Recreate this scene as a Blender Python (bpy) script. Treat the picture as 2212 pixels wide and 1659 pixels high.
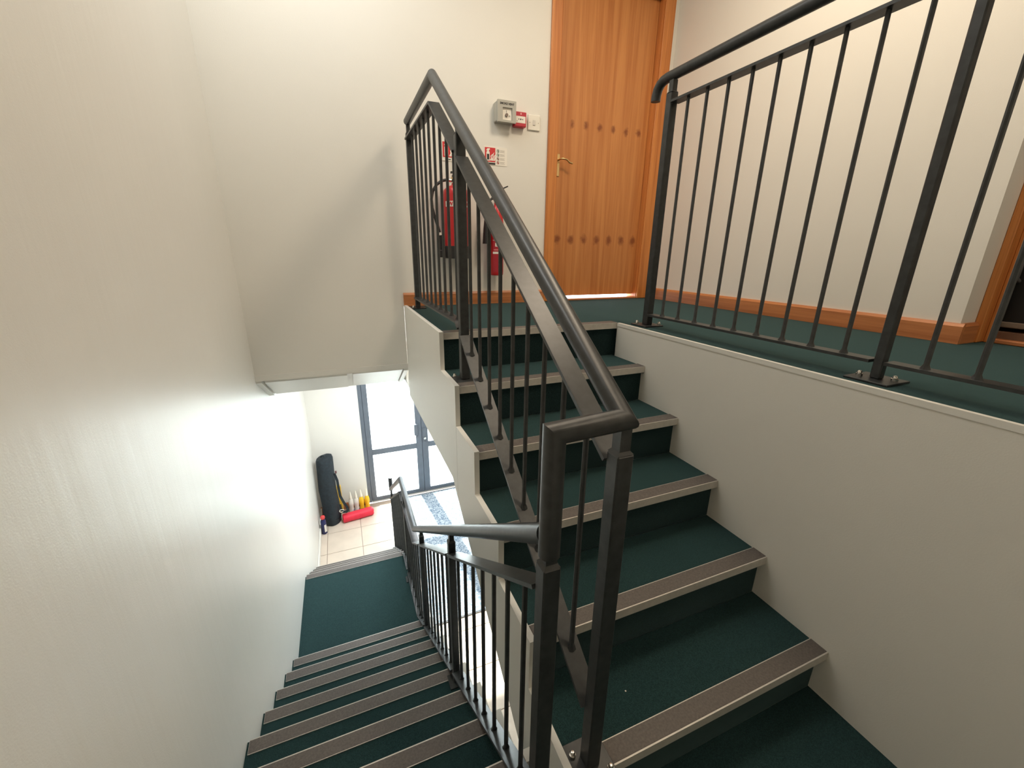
import bpy, bmesh, math, random
from mathutils import Vector, Matrix
random.seed(7)
S = bpy.context.scene
COL = S.collection
for o in list(bpy.data.objects):
    bpy.data.objects.remove(o, do_unlink=True)

# ------------------------------------------------------------------ camera
FPX = 893.036
cd = bpy.data.cameras.new('camera')
cam = bpy.data.objects.new('camera', cd)
COL.objects.link(cam)
cd.sensor_fit = 'HORIZONTAL'
cd.sensor_width = 36.0
cd.lens = FPX * 36.0 / 2212.0
cd.clip_start = 0.02
YAW, PIT, ROL = 0.3927, -0.3071, 0.0123
fw = Vector((math.sin(YAW) * math.cos(PIT), math.cos(YAW) * math.cos(PIT), math.sin(PIT)))
rt = Vector((math.cos(YAW), -math.sin(YAW), 0))
up = rt.cross(fw)
c_, s_ = math.cos(ROL), math.sin(ROL)
rt, up = c_ * rt + s_ * up, -s_ * rt + c_ * up
M = Matrix((rt, up, -fw)).transposed().to_4x4()
M.translation = Vector((-0.5849, -1.7493, 0.3374))
cam.matrix_world = M
S.camera = cam

# ------------------------------------------------------------------ world, sun, lights, exposure
W = bpy.data.worlds.new('world')
S.world = W
W.use_nodes = True
bg = W.node_tree.nodes['Background']
bg.inputs[0].default_value = (0.86, 0.93, 1.0, 1)
bg.inputs[1].default_value = 10.5

def light(name, kind, loc, energy, color, direction=None, **kw):
    l = bpy.data.lights.new(name, kind)
    l.energy = energy
    l.color = color
    for k, v in kw.items():
        setattr(l, k, v)
    o = bpy.data.objects.new(name, l)
    COL.objects.link(o)
    o.location = loc
    if direction is not None:
        o.rotation_euler = Vector(direction).to_track_quat('-Z', 'Y').to_euler()
    return o

light('sun', 'SUN', (0, 8, 6), 20.0, (1.0, 0.95, 0.86), (0.10, -1.0, -0.64), angle=0.02)
# daylight portal in the entrance door (samples the sky through the glass)
por = light('door_daylight', 'AREA', (0.275, 3.62, -1.9), 1.0, (1, 1, 1), (0, -1, 0), shape='RECTANGLE', size=1.6, size_y=2.2)
por.data.cycles.is_portal = True
# the landing's ceiling lamp (warm) and a cooler lamp over the stairwell
light('landing_lamp', 'AREA', (0.92, -0.33, 2.28), 20.0, (1.0, 0.83, 0.63), (0, 0, -1), shape='DISK', size=0.5)
light('landing_lamp_2', 'AREA', (1.28, -1.95, 2.28), 13.0, (1.0, 0.83, 0.63), (0, 0, -1), shape='DISK', size=0.5)
light('stairwell_lamp', 'AREA', (-0.6, 0.2, 2.28), 14.0, (1.0, 0.99, 0.95), (0, 0, -1), shape='RECTANGLE', size=0.9, size_y=1.1)
light('lobby_fill', 'AREA', (-0.1, 2.3, -0.62), 35.0, (0.95, 0.98, 1.0), (0, 0, -1), shape='DISK', size=0.5)  # added fill without a fitting, brightens the lower landing and the lobby wall

S.view_settings.view_transform = 'Standard'
S.view_settings.look = 'None'
S.view_settings.gamma = 1.0
S.view_settings.use_curve_mapping = False
S.view_settings.exposure = 0.3

# ------------------------------------------------------------------ materials
def srgb(r, g, b):
    f = lambda c: (c / 255 / 12.92) if c / 255 <= 0.04045 else ((c / 255 + 0.055) / 1.055) ** 2.4
    return (f(r), f(g), f(b), 1)

def new_mat(name):
    m = bpy.data.materials.new(name)
    m.use_nodes = True
    nt = m.node_tree
    return m, nt, nt.nodes['Principled BSDF']

def mat(name, col, rough=0.5, metal=0.0, var=0.0, vscale=20.0, bump=0.0, bscale=200.0, bdist=0.002, col2=None, stretch=None, spec=None, detail=4):
    m, nt, p = new_mat(name)
    p.inputs['Base Color'].default_value = col
    p.inputs['Roughness'].default_value = rough
    p.inputs['Metallic'].default_value = metal
    if spec is not None:
        p.inputs['Specular IOR Level'].default_value = spec
    tc = nt.nodes.new('ShaderNodeTexCoord')
    mp = nt.nodes.new('ShaderNodeMapping')
    if stretch:
        mp.inputs['Scale'].default_value = stretch
    nt.links.new(tc.outputs['Object'], mp.inputs[0])
    if var > 0 or col2:
        n = nt.nodes.new('ShaderNodeTexNoise')
        n.inputs['Scale'].default_value = vscale
        n.inputs['Detail'].default_value = detail
        nt.links.new(mp.outputs[0], n.inputs['Vector'])
        cr = nt.nodes.new('ShaderNodeValToRGB')
        cr.color_ramp.elements[0].position = 0.3
        cr.color_ramp.elements[1].position = 0.7
        c2 = col2 or tuple(min(1, c * (1 + var)) for c in col[:3]) + (1,)
        c1 = col if col2 else tuple(c * (1 - var) for c in col[:3]) + (1,)
        cr.color_ramp.elements[0].color = c1
        cr.color_ramp.elements[1].color = c2
        nt.links.new(n.outputs[0], cr.inputs[0])
        nt.links.new(cr.outputs[0], p.inputs['Base Color'])
    if bump > 0:
        n = nt.nodes.new('ShaderNodeTexNoise')
        n.inputs['Scale'].default_value = bscale
        n.inputs['Detail'].default_value = 3
        nt.links.new(mp.outputs[0], n.inputs['Vector'])
        b = nt.nodes.new('ShaderNodeBump')
        b.inputs['Strength'].default_value = bump
        b.inputs['Distance'].default_value = bdist
        nt.links.new(n.outputs[0], b.inputs['Height'])
        nt.links.new(b.outputs[0], p.inputs['Normal'])
    return m

def wall_mat(name, col, rough, streak=0.0):
    m, nt, p = new_mat(name)
    tc = nt.nodes.new('ShaderNodeTexCoord')
    n = nt.nodes.new('ShaderNodeTexNoise')
    n.inputs['Scale'].default_value = 1.7
    n.inputs['Detail'].default_value = 5
    nt.links.new(tc.outputs['Object'], n.inputs['Vector'])
    cr = nt.nodes.new('ShaderNodeValToRGB')
    cr.color_ramp.elements[0].position = 0.3
    cr.color_ramp.elements[1].position = 0.75
    cr.color_ramp.elements[0].color = tuple(c * 0.965 for c in col[:3]) + (1,)
    cr.color_ramp.elements[1].color = col
    nt.links.new(n.outputs[0], cr.inputs[0])
    nt.links.new(cr.outputs[0], p.inputs['Base Color'])
    n2 = nt.nodes.new('ShaderNodeTexNoise')
    n2.inputs['Scale'].default_value = 260
    n2.inputs['Detail'].default_value = 2
    nt.links.new(tc.outputs['Object'], n2.inputs['Vector'])
    b = nt.nodes.new('ShaderNodeBump')
    b.inputs['Strength'].default_value = 0.12
    b.inputs['Distance'].default_value = 0.002
    nt.links.new(n2.outputs[0], b.inputs['Height'])
    last = b
    if streak > 0:   # vertical brush / roller waviness in the paint film
        mp = nt.nodes.new('ShaderNodeMapping')
        mp.inputs['Scale'].default_value = (1, 9, 0.8)
        nt.links.new(tc.outputs['Object'], mp.inputs[0])
        n3 = nt.nodes.new('ShaderNodeTexNoise')
        n3.inputs['Scale'].default_value = 1.6
        n3.inputs['Detail'].default_value = 3
        nt.links.new(mp.outputs[0], n3.inputs['Vector'])
        b3 = nt.nodes.new('ShaderNodeBump')
        b3.inputs['Strength'].default_value = streak
        b3.inputs['Distance'].default_value = 0.02
        nt.links.new(n3.outputs[0], b3.inputs['Height'])
        nt.links.new(b.outputs[0], b3.inputs['Normal'])
        last = b3
    nt.links.new(last.outputs[0], p.inputs['Normal'])
    p.inputs['Roughness'].default_value = rough
    return m

def pine(name, base, dark, axis='Z', knots=None, scale=1.0, rough=0.42):
    """Pine: fine grain lines along an axis; knots = list of (z, x offset, pitch) rows of repeated knots."""
    m, nt, p = new_mat(name)
    N, L = nt.nodes, nt.links
    tc = N.new('ShaderNodeTexCoord')
    mp = N.new('ShaderNodeMapping')
    sc = {'Z': (30, 30, 0.9), 'X': (0.9, 30, 30), 'Y': (30, 0.9, 30)}[axis]
    mp.inputs['Scale'].default_value = tuple(s * scale for s in sc)
    L.new(tc.outputs['Object'], mp.inputs[0])
    n = N.new('ShaderNodeTexNoise')
    n.inputs['Scale'].default_value = 1.0
    n.inputs['Detail'].default_value = 6
    n.inputs['Distortion'].default_value = 0.4
    L.new(mp.outputs[0], n.inputs['Vector'])
    n2 = N.new('ShaderNodeTexNoise')
    n2.inputs['Scale'].default_value = 4.5
    n2.inputs['Detail'].default_value = 2
    L.new(mp.outputs[0], n2.inputs['Vector'])
    mx = N.new('ShaderNodeMath'); mx.operation = 'MULTIPLY_ADD'
    mx.inputs[1].default_value = 0.35
    L.new(n2.outputs[0], mx.inputs[0]); L.new(n.outputs[0], mx.inputs[2])
    cr = N.new('ShaderNodeValToRGB')
    cr.color_ramp.elements[0].position = 0.45
    cr.color_ramp.elements[1].position = 0.85
    cr.color_ramp.elements[0].color = dark
    cr.color_ramp.elements[1].color = base
    L.new(mx.outputs[0], cr.inputs[0])
    out = cr.outputs[0]
    if knots:
        sep = N.new('ShaderNodeSeparateXYZ')
        L.new(tc.outputs['Object'], sep.inputs[0])
        for (z0, x0, pitch, rad) in knots:
            a = N.new('ShaderNodeMath'); a.operation = 'SUBTRACT'; a.inputs[1].default_value = x0 - pitch / 2
            L.new(sep.outputs[0], a.inputs[0])
            d = N.new('ShaderNodeMath'); d.operation = 'MODULO'; d.inputs[1].default_value = pitch
            L.new(a.outputs[0], d.inputs[0])
            e = N.new('ShaderNodeMath'); e.operation = 'SUBTRACT'; e.inputs[1].default_value = pitch / 2
            L.new(d.outputs[0], e.inputs[0])
            f = N.new('ShaderNodeMath'); f.operation = 'SUBTRACT'; f.inputs[1].default_value = z0
            L.new(sep.outputs[2], f.inputs[0])
            g = N.new('ShaderNodeMath'); g.operation = 'MULTIPLY'; g.inputs[1].default_value = 0.75
            L.new(f.outputs[0], g.inputs[0])
            cb = N.new('ShaderNodeCombineXYZ')
            L.new(e.outputs[0], cb.inputs[0]); L.new(g.outputs[0], cb.inputs[1])
            ln = N.new('ShaderNodeVectorMath'); ln.operation = 'LENGTH'
            L.new(cb.outputs[0], ln.inputs[0])
            nz = N.new('ShaderNodeTexNoise'); nz.inputs['Scale'].default_value = 40
            L.new(tc.outputs['Object'], nz.inputs['Vector'])
            ad = N.new('ShaderNodeMath'); ad.operation = 'MULTIPLY_ADD'; ad.inputs[1].default_value = 0.03
            L.new(nz.outputs[0], ad.inputs[0]); L.new(ln.outputs['Value'], ad.inputs[2])
            mr = N.new('ShaderNodeMapRange')
            mr.inputs['From Min'].default_value = 0.015 + rad * 0.3
            mr.inputs['From Max'].default_value = 0.015 + rad
            mr.inputs['To Min'].default_value = 0.8
            mr.inputs['To Max'].default_value = 0.0
            L.new(ad.outputs[0], mr.inputs[0])
            mix = N.new('ShaderNodeMix'); mix.data_type = 'RGBA'
            L.new(mr.outputs[0], mix.inputs[0])
            L.new(out, mix.inputs[6])
            mix.inputs[7].default_value = srgb(120, 58, 26)
            out = mix.outputs[2]
    L.new(out, p.inputs['Base Color'])
    p.inputs['Roughness'].default_value = rough
    return m

def glass_mat(name):
    m, nt, p = new_mat(name)
    nt.nodes.remove(p)
    o = nt.nodes['Material Output']
    t = nt.nodes.new('ShaderNodeBsdfTransparent')
    t.inputs[0].default_value = (0.93, 0.97, 0.97, 1)
    g = nt.nodes.new('ShaderNodeBsdfGlossy')
    g.inputs['Roughness'].default_value = 0.02
    fr = nt.nodes.new('ShaderNodeFresnel')
    fr.inputs[0].default_value = 1.45
    mx = nt.nodes.new('ShaderNodeMixShader')
    nt.links.new(fr.outputs[0], mx.inputs[0])
    nt.links.new(t.outputs[0], mx.inputs[1])
    nt.links.new(g.outputs[0], mx.inputs[2])
    nt.links.new(mx.outputs[0], o.inputs[0])
    return m

WALL = wall_mat('cream_wall_paint', (0.80, 0.780, 0.72, 1), 0.55)
WALLG = wall_mat('cream_gloss_wall_paint', (0.80, 0.785, 0.735, 1), 0.36, 0.10)
WHITE = wall_mat('white_trim_paint', (0.80, 0.785, 0.73, 1), 0.4)
STRING = wall_mat('white_stringer_board', (0.80, 0.79, 0.74, 1), 0.45)
CARPET = mat('dark_green_carpet', (0.017, 0.043, 0.044, 1), 0.95, var=0.45, vscale=420, bump=0.6, bscale=700, bdist=0.003, spec=0.1, detail=2)
RISER = mat('dark_green_riser_carpet', (0.017, 0.036, 0.037, 1), 0.95, var=0.4, vscale=420, bump=0.5, bscale=700, bdist=0.003, spec=0.1, detail=2)
ALU = mat('nosing_aluminium', (0.60, 0.57, 0.52, 1), 0.5, 0.35, var=0.06, vscale=60)
INSERT = mat('grey_brown_nosing_insert', (0.115, 0.100, 0.090, 1), 0.6, var=0.2, vscale=160, bump=0.3, bscale=420)
RAILM = mat('charcoal_rail_paint', (0.027, 0.030, 0.031, 1), 0.40, 0.0, var=0.3, vscale=45, bump=0.05, bscale=90)
STEEL = mat('bolt_steel', (0.72, 0.70, 0.66, 1), 0.25, 1.0)
DOORW = pine('pine_door_veneer', srgb(206, 140, 80), srgb(178, 108, 54), 'Z', [(1.173, 0.996, 0.11, 0.024), (0.436, 0.917, 0.111, 0.032)], 1.0)
FRAMEW = pine('pine_frame_wood', srgb(214, 140, 74), srgb(176, 102, 46), 'Z')
BASEX = pine('pine_baseboard_wood_x', srgb(200, 132, 82), srgb(160, 96, 56), 'X')
BASEY = pine('pine_baseboard_wood_y', srgb(200, 132, 82), srgb(160, 96, 56), 'Y')
GREYAL = mat('grey_door_aluminium', (0.14, 0.165, 0.20, 1), 0.45, 0.2, var=0.1, vscale=8)
GLASS = glass_mat('door_glass')
TILE = mat('cream_floor_tile', (0.70, 0.60, 0.50, 1), 0.35, var=0.06, vscale=6)
GROUT = mat('brown_tile_grout', (0.36, 0.28, 0.22, 1), 0.9)
RED = mat('extinguisher_red', (0.52, 0.012, 0.016, 1), 0.28)
BLACKP = mat('black_plastic', (0.014, 0.014, 0.015, 1), 0.45)
BRASS = mat('brass', (0.70, 0.50, 0.24, 1), 0.3, 1.0)
WHITEP = mat('white_plastic', (0.82, 0.79, 0.70, 1), 0.4)
GREYP = mat('grey_box_plastic', (0.42, 0.41, 0.36, 1), 0.45)
CALLRED = mat('call_point_red', (0.50, 0.025, 0.045, 1), 0.4)
SIGNRED = mat('sign_red', (0.62, 0.025, 0.03, 1), 0.5)
SIGNWHITE = mat('sign_white', (0.86, 0.82, 0.74, 1), 0.5)
SIGNGREEN = mat('sign_green', (0.015, 0.08, 0.03, 1), 0.5)
SIGNBLACK = mat('sign_black', (0.012, 0.012, 0.013, 1), 0.5)
SIGNPALE = mat('sign_pale_grey', (0.50, 0.46, 0.40, 1), 0.6)
ORANGEP = mat('sign_orange', (0.80, 0.45, 0.14, 1), 0.5)

for m_ in (CARPET, RISER):
    p_ = m_.node_tree.nodes['Principled BSDF']
    p_.inputs['Sheen Weight'].default_value = 0.22
    p_.inputs['Sheen Roughness'].default_value = 0.45
    p_.inputs['Sheen Tint'].default_value = (0.55, 0.85, 0.90, 1)

# ------------------------------------------------------------------ geometry helpers
def tag(o, label=None, cat=None, group=None, kind=None):
    if label: o['label'] = label
    if cat: o['category'] = cat
    if group: o['group'] = group
    if kind: o['kind'] = kind
    return o

def thing(name, label, cat, loc=(0, 0, 0), group=None, rot=(0, 0, 0)):
    o = bpy.data.objects.new(name, None)
    o.empty_display_size = 0.1
    COL.objects.link(o)
    o.location = loc
    o.rotation_euler = rot
    return tag(o, label, cat, group)

def world_loc(o):
    v = Vector(o.location)
    while o.parent:
        o = o.parent
        v += Vector(o.location)
    return v

def build(name, bm, m, parent=None, smooth=False, loc=None):
    """Link a bmesh as ONE mesh object. Vertices are given in world space (or in the parent's space if loc is given)."""
    bmesh.ops.recalc_face_normals(bm, faces=bm.faces)
    if loc is None:
        off = world_loc(parent) if parent else Vector((0, 0, 0))
        if off.length > 0:
            bmesh.ops.translate(bm, verts=bm.verts, vec=-off)
    me = bpy.data.meshes.new(name)
    bm.to_mesh(me)
    bm.free()
    me.materials.append(m)
    if smooth:
        me.polygons.foreach_set('use_smooth', [True] * len(me.polygons))
        try:
            me.set_sharp_from_angle(angle=math.radians(40))
        except Exception:
            pass
    o = bpy.data.objects.new(name, me)
    COL.objects.link(o)
    if parent: o.parent = parent
    if loc is not None: o.location = loc
    return o

def place(name, me, parent, loc):
    o = bpy.data.objects.new(name, me)
    COL.objects.link(o)
    o.parent = parent
    o.location = loc
    return o

def box(bm, a, b, bev=0.0, seg=1):
    x0, x1 = sorted((a[0], b[0])); y0, y1 = sorted((a[1], b[1])); z0, z1 = sorted((a[2], b[2]))
    r = bmesh.ops.create_cube(bm, size=1)
    vs = r['verts']
    for v in vs:
        v.co = Vector(((x0 + x1) / 2 + v.co.x * (x1 - x0), (y0 + y1) / 2 + v.co.y * (y1 - y0), (z0 + z1) / 2 + v.co.z * (z1 - z0)))
    if bev > 0:
        es = list({e for v in vs for e in v.link_edges})
        bmesh.ops.bevel(bm, geom=es, offset=bev, segments=seg, affect='EDGES', profile=0.5)
    return bm

def B(a, b, bev=0.0, seg=1):
    return box(bmesh.new(), a, b, bev, seg)

def prism(bm, pts, axis, lo, hi):
    """Extrude a closed outline. axis 'x': pts are (y,z); 'y': (x,z); 'z': (x,y)."""
    def P(p, t):
        return {'x': (t, p[0], p[1]), 'y': (p[0], t, p[1]), 'z': (p[0], p[1], t)}[axis]
    a = [bm.verts.new(P(p, lo)) for p in pts]
    b = [bm.verts.new(P(p, hi)) for p in pts]
    bm.faces.new(a); bm.faces.new(b[::-1])
    n = len(pts)
    for i in range(n):
        bm.faces.new((a[i], a[(i + 1) % n], b[(i + 1) % n], b[i]))
    return bm

def sweep(bm, path, prof, upv=(0, 0, 1), closed_ends=True):
    """Sweep a 2D profile (side, up) along a polyline with mitred joints."""
    P = [Vector(p) for p in path]
    n = len(P)
    rings = []
    D = [(P[i + 1] - P[i]).normalized() for i in range(n - 1)]
    U0 = Vector(upv)
    def frame(d, prev=None):
        ref = prev if prev is not None else U0
        if abs(ref.dot(d)) > 0.98:
            ref = Vector((0, 1, 0)) if abs(d.y) < 0.9 else Vector((1, 0, 0))
        side = d.cross(ref).normalized()
        return side, side.cross(d).normalized()
    side, upn = frame(D[0])
    for i in range(n):
        if i == 0:
            d = D[0]; nrm = D[0]
        elif i == n - 1:
            d = D[-1]; nrm = D[-1]
        else:
            d = D[i - 1]; nrm = (D[i - 1] + D[i]).normalized()
        ring = []
        for (a, b) in prof:
            q = P[i] + side * a + upn * b
            t = (P[i] - q).dot(nrm) / max(0.15, d.dot(nrm))
            ring.append(bm.verts.new(q + d * t))
        rings.append(ring)
        if 0 < i < n - 1:   # parallel transport
            ax = D[i - 1].cross(D[i])
            if ax.length > 1e-6:
                R = Matrix.Rotation(D[i - 1].angle(D[i]), 3, ax.normalized())
                side = R @ side; upn = R @ upn
    m = len(prof)
    for i in range(n - 1):
        for j in range(m):
            bm.faces.new((rings[i][j], rings[i][(j + 1) % m], rings[i + 1][(j + 1) % m], rings[i + 1][j]))
    if closed_ends:
        bm.faces.new(rings[0][::-1]); bm.faces.new(rings[-1])
    return bm

def circ(r, n=14):
    return [(r * math.cos(2 * math.pi * i / n), r * math.sin(2 * math.pi * i / n)) for i in range(n)]

def rect(w, h):
    return [(-w / 2, -h / 2), (w / 2, -h / 2), (w / 2, h / 2), (-w / 2, h / 2)]

def tube(path, r, n=14, bm=None):
    return sweep(bm or bmesh.new(), path, circ(r, n))

def lathe(bm, prof, c, n=20, axis='z'):
    """prof: list of (radius, height) from bottom to top."""
    rings = []
    c = Vector(c)
    def P(r, h, t):
        x, y = r * math.cos(t), r * math.sin(t)
        return c + (Vector((x, y, h)) if axis == 'z' else Vector((x, h, y)) if axis == 'y' else Vector((h, x, y)))
    for (r, h) in prof:
        if r < 1e-5:
            rings.append([bm.verts.new(P(0, h, 0))])
        else:
            rings.append([bm.verts.new(P(r, h, 2 * math.pi * i / n)) for i in range(n)])
    for k in range(len(rings) - 1):
        a, b = rings[k], rings[k + 1]
        for i in range(n):
            j = (i + 1) % n
            if len(a) == 1 and len(b) == 1: continue
            if len(a) == 1: bm.faces.new((a[0], b[i], b[j]))
            elif len(b) == 1: bm.faces.new((a[i], a[j], b[0]))
            else: bm.faces.new((a[i], a[j], b[j], b[i]))
    if len(rings[0]) > 1: bm.faces.new(rings[0][::-1])
    if len(rings[-1]) > 1: bm.faces.new(rings[-1])
    return bm

def flat_poly(bm, pts, y, t=0.0006):
    """A thin printed shape standing on a wall that faces -Y; pts are (x,z)."""
    return prism(bm, pts, 'y', y - t, y)

def text(name, body, size, cx, y, cz, m, parent, bold=0.0, t=0.0006, sx=1.0):
    cu = bpy.data.curves.new(name, 'FONT')
    cu.body = body; cu.size = size; cu.align_x = 'CENTER'; cu.align_y = 'CENTER'
    cu.extrude = t / 2; cu.offset = bold; cu.resolution_u = 3
    tmp = bpy.data.objects.new(name + '_tmp', cu)
    COL.objects.link(tmp)
    bpy.context.view_layer.update()
    me = bpy.data.meshes.new_from_object(tmp.evaluated_get(bpy.context.evaluated_depsgraph_get()))
    bpy.data.objects.remove(tmp, do_unlink=True)
    bpy.data.curves.remove(cu)
    me.transform(Matrix.Diagonal((sx, 1, 1, 1)))
    me.transform(Matrix.Rotation(math.pi / 2, 4, 'X'))
    me.materials.clear(); me.materials.append(m)
    o = bpy.data.objects.new(name, me)
    COL.objects.link(o)
    o.parent = parent
    o.location = Vector((cx, y, cz)) - world_loc(parent)
    return o

def struct(name, bm, m, parent=None, smooth=False):
    o = build(name, bm, m, parent, smooth)
    if parent is None: o['kind'] = 'structure'
    return o

# ------------------------------------------------------------------ dimensions (metres; upper landing floor z = 0)
R_, G_ = 0.17, 0.2446            # upper flight rise and going
RL, GL = 0.1625, 0.232           # lower flights
OV = 0.0256                      # nosing overhang
XS, XSO, XR = -0.1847, -0.2035, 0.72
XL, XW, YB = -1.1006, 1.757, 1.0145
YF = 3.53
ZM = -6 * R_                     # half landing
YA = 0.606
ZL = ZM - 8 * RL                 # small lower landing
YL0 = 1.577
ZG = ZL - 4 * RL                 # entrance lobby floor
CEIL = 2.32
YFRONT = -2.75
XLE = -0.238                      # open edge of the lower flights

# ------------------------------------------------------------------ shell
struct('wall_left', B((XL - 0.12, YFRONT, ZG - 0.1), (XL, YF, CEIL)), WALLG)

# back wall of the upper floor, with the door opening
DX0, DX1, DZ1 = 0.865, 1.64, 1.985
bm = bmesh.new()
box(bm, (XL, YB, -0.38), (XSO, YB + 0.12, CEIL))
box(bm, (XSO, YB, 0.0), (DX0, YB + 0.12, CEIL))
box(bm, (DX0, YB, DZ1), (DX1, YB + 0.12, CEIL))
box(bm, (DX1, YB, 0.0), (XW, YB + 0.12, CEIL))
struct('wall_back', bm, WALL)
# bulkhead strip under the back wall and the sloping soffit over the lower stairs
struct('trim_1', B((XL, YB - 0.004, -0.416), (XSO, YB + 0.06, -0.3805)), WHITE)
bm = bmesh.new()
prism(bm, [(YB + 0.05, -0.43), (1.385, -0.612), (1.385, -0.40), (YB + 0.05, -0.385)], 'x', XL, XSO)
sof = struct('ceiling', bm, WHITE)
def soff(x0, x1, y0, y1, t):
    zz = lambda y: -0.4165 - 0.53 * (y - YB)
    return prism(bmesh.new(), [(y0, zz(y0) - t), (y1, zz(y1) - t), (y1, zz(y1) + 0.02), (y0, zz(y0) + 0.02)], 'x', x0, x1)
build('soffit_panel', soff(XL + 0.045, -0.59, YB + 0.012, 1.365, 0.008), WHITE, sof)
build('soffit_panel', soff(-0.555, XSO - 0.035, YB + 0.012, 1.365, 0.003), WHITE, sof)
build('soffit_batten', soff(XL, XL + 0.03, YB, 1.385, 0.012), WHITE, sof)
build('soffit_batten', soff(XSO - 0.028, XSO, YB, 1.385, 0.012), WHITE, sof)
struct('ceiling', B((XL, 1.385, -0.605), (XW, YF, -0.50)), WHITE)
struct('ceiling', B((XSO + 0.02, 0.03, -0.605), (XW, 1.385, -0.26)), WHITE)

# right wall of the upper floor with the doorway near the camera
RY0, RY1 = -1.78, -0.885
bm = bmesh.new()
box(bm, (XW, RY1, 0), (XW + 0.22, YB + 0.12, CEIL))
box(bm, (XW, YFRONT, 0), (XW + 0.22, RY0, CEIL))
box(bm, (XW, RY0, 2.03), (XW + 0.22, RY1, CEIL))
struct('wall_right', bm, WALL)
struct('wall_stair', B((XR, YFRONT, ZM - 0.3), (XR + 0.1, 0.0, -0.014)), WALL)
struct('trim_2', B((XR - 0.003, YFRONT, -0.0135), (XR + 0.012, -0.004, 0.003)), WHITE)
struct('wall_front', B((XL - 0.12, YFRONT - 0.12, ZG - 0.1), (XW + 0.3, YFRONT, CEIL)), WALL)
struct('ceiling', B((XL - 0.12, YFRONT - 0.12, CEIL), (XW + 0.3, YB + 0.2, CEIL + 0.1)), WHITE)

# lobby shell
EX0, EX1, EZ1 = -0.503, 1.053, -0.87
bm = bmesh.new()
box(bm, (XL, YF, ZG), (EX0, YF + 0.15, -0.5))
box(bm, (EX1, YF, ZG), (XW + 0.1, YF + 0.15, -0.5))
box(bm, (EX0, YF, EZ1), (EX1, YF + 0.15, -0.5))
struct('wall_lobby', bm, WALL)
struct('wall_lobby', B((XW, YFRONT, ZG), (XW + 0.1, YF, -0.6)), WALL)

# floors
up_floor = bmesh.new()
box(up_floor, (XS, 0.0035, -0.02), (XW + 0.205, YB + 0.1, 0.0))
box(up_floor, (XS, 0.03, -0.25), (XW + 0.205, YB + 0.1, -0.02))
box(up_floor, (XR + 0.012, YFRONT, -0.25), (XW + 0.205, 0.0035, 0.0))
struct('floor', up_floor, CARPET)
bm = bmesh.new()
box(bm, (XL, YFRONT, ZM - 0.22), (XLE, YA - 7 * GL - 0.02, ZM))
box(bm, (XLE, YFRONT, ZM - 0.22), (XR, -5 * G_ + OV, ZM))
struct('floor', bm, CARPET)
struct('floor', B((XL, YA - OV, ZL - 0.2), (XLE, YL0 - 0.02, ZL)), CARPET)

# lobby floor: grout bed and single tiles
lf = struct('floor', B((XL, YFRONT, ZG - 0.1), (XW, YF, ZG - 0.004)), GROUT)
TS = 0.385
def tile_bm(w, h):
    return B((-w / 2, -h / 2, -0.02), (w / 2, h / 2, 0), 0.0015)
cache = {}
x = -1.017 - TS
while x < XW:
    x0, x1 = max(x + 0.003, XL + 0.001), min(x + TS - 0.003, XW - 0.001)
    y = 3.04 + TS
    while y > -1.3:
        y0, y1 = max(y - TS + 0.003, -1.3), min(y - 0.003, YF - 0.001)
        # leave out the stair's own solid base
        if y1 - y0 > 0.03 and x1 - x0 > 0.03 and not (x1 < XLE - 0.02 and y1 < 2.2):
            k = (round(x1 - x0, 4), round(y1 - y0, 4))
            loc = ((x0 + x1) / 2, (y0 + y1) / 2, ZG)
            if k not in cache:
                o = build('tile', tile_bm(*k), TILE, lf, loc=loc)
                cache[k] = o.data
            else:
                place('tile', cache[k], lf, loc)
        y -= TS
    x += TS

# baseboards
def skirt_x(name, x0, x1, y, z0, h, m, t=0.018):
    return struct(name, prism(bmesh.new(), [(y - 0.0002, z0), (y - t, z0), (y - t, z0 + h - 0.012), (y - t + 0.008, z0 + h), (y - 0.0002, z0 + h)], 'x', x0, x1), m)
skirt_x('baseboard_back', XSO, 0.789, YB, 0.001, 0.084, BASEX)
bb = struct('baseboard_right', prism(bmesh.new(), [(XW - 0.0002, 0.001), (XW - 0.018, 0.001), (XW - 0.018, 0.072), (XW - 0.010, 0.084), (XW - 0.0002, 0.084)], 'y', RY1 - 0.018, YB), BASEY)
build('reveal_piece', prism(bmesh.new(), [(RY1 - 0.0002, 0.001), (RY1 - 0.018, 0.001), (RY1 - 0.018, 0.072), (RY1 - 0.010, 0.084), (RY1 - 0.0002, 0.084)], 'x', XW, 1.868), BASEX, bb)
skirt_x('baseboard_lobby', XL, EX0 - 0.002, YF, ZG + 0.001, 0.085, BASEX)
struct('baseboard_left', B((XL + 0.0005, 2.30, ZG + 0.001), (XL + 0.016, YF - 0.02, ZG + 0.085), 0.003), WHITE)

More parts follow.
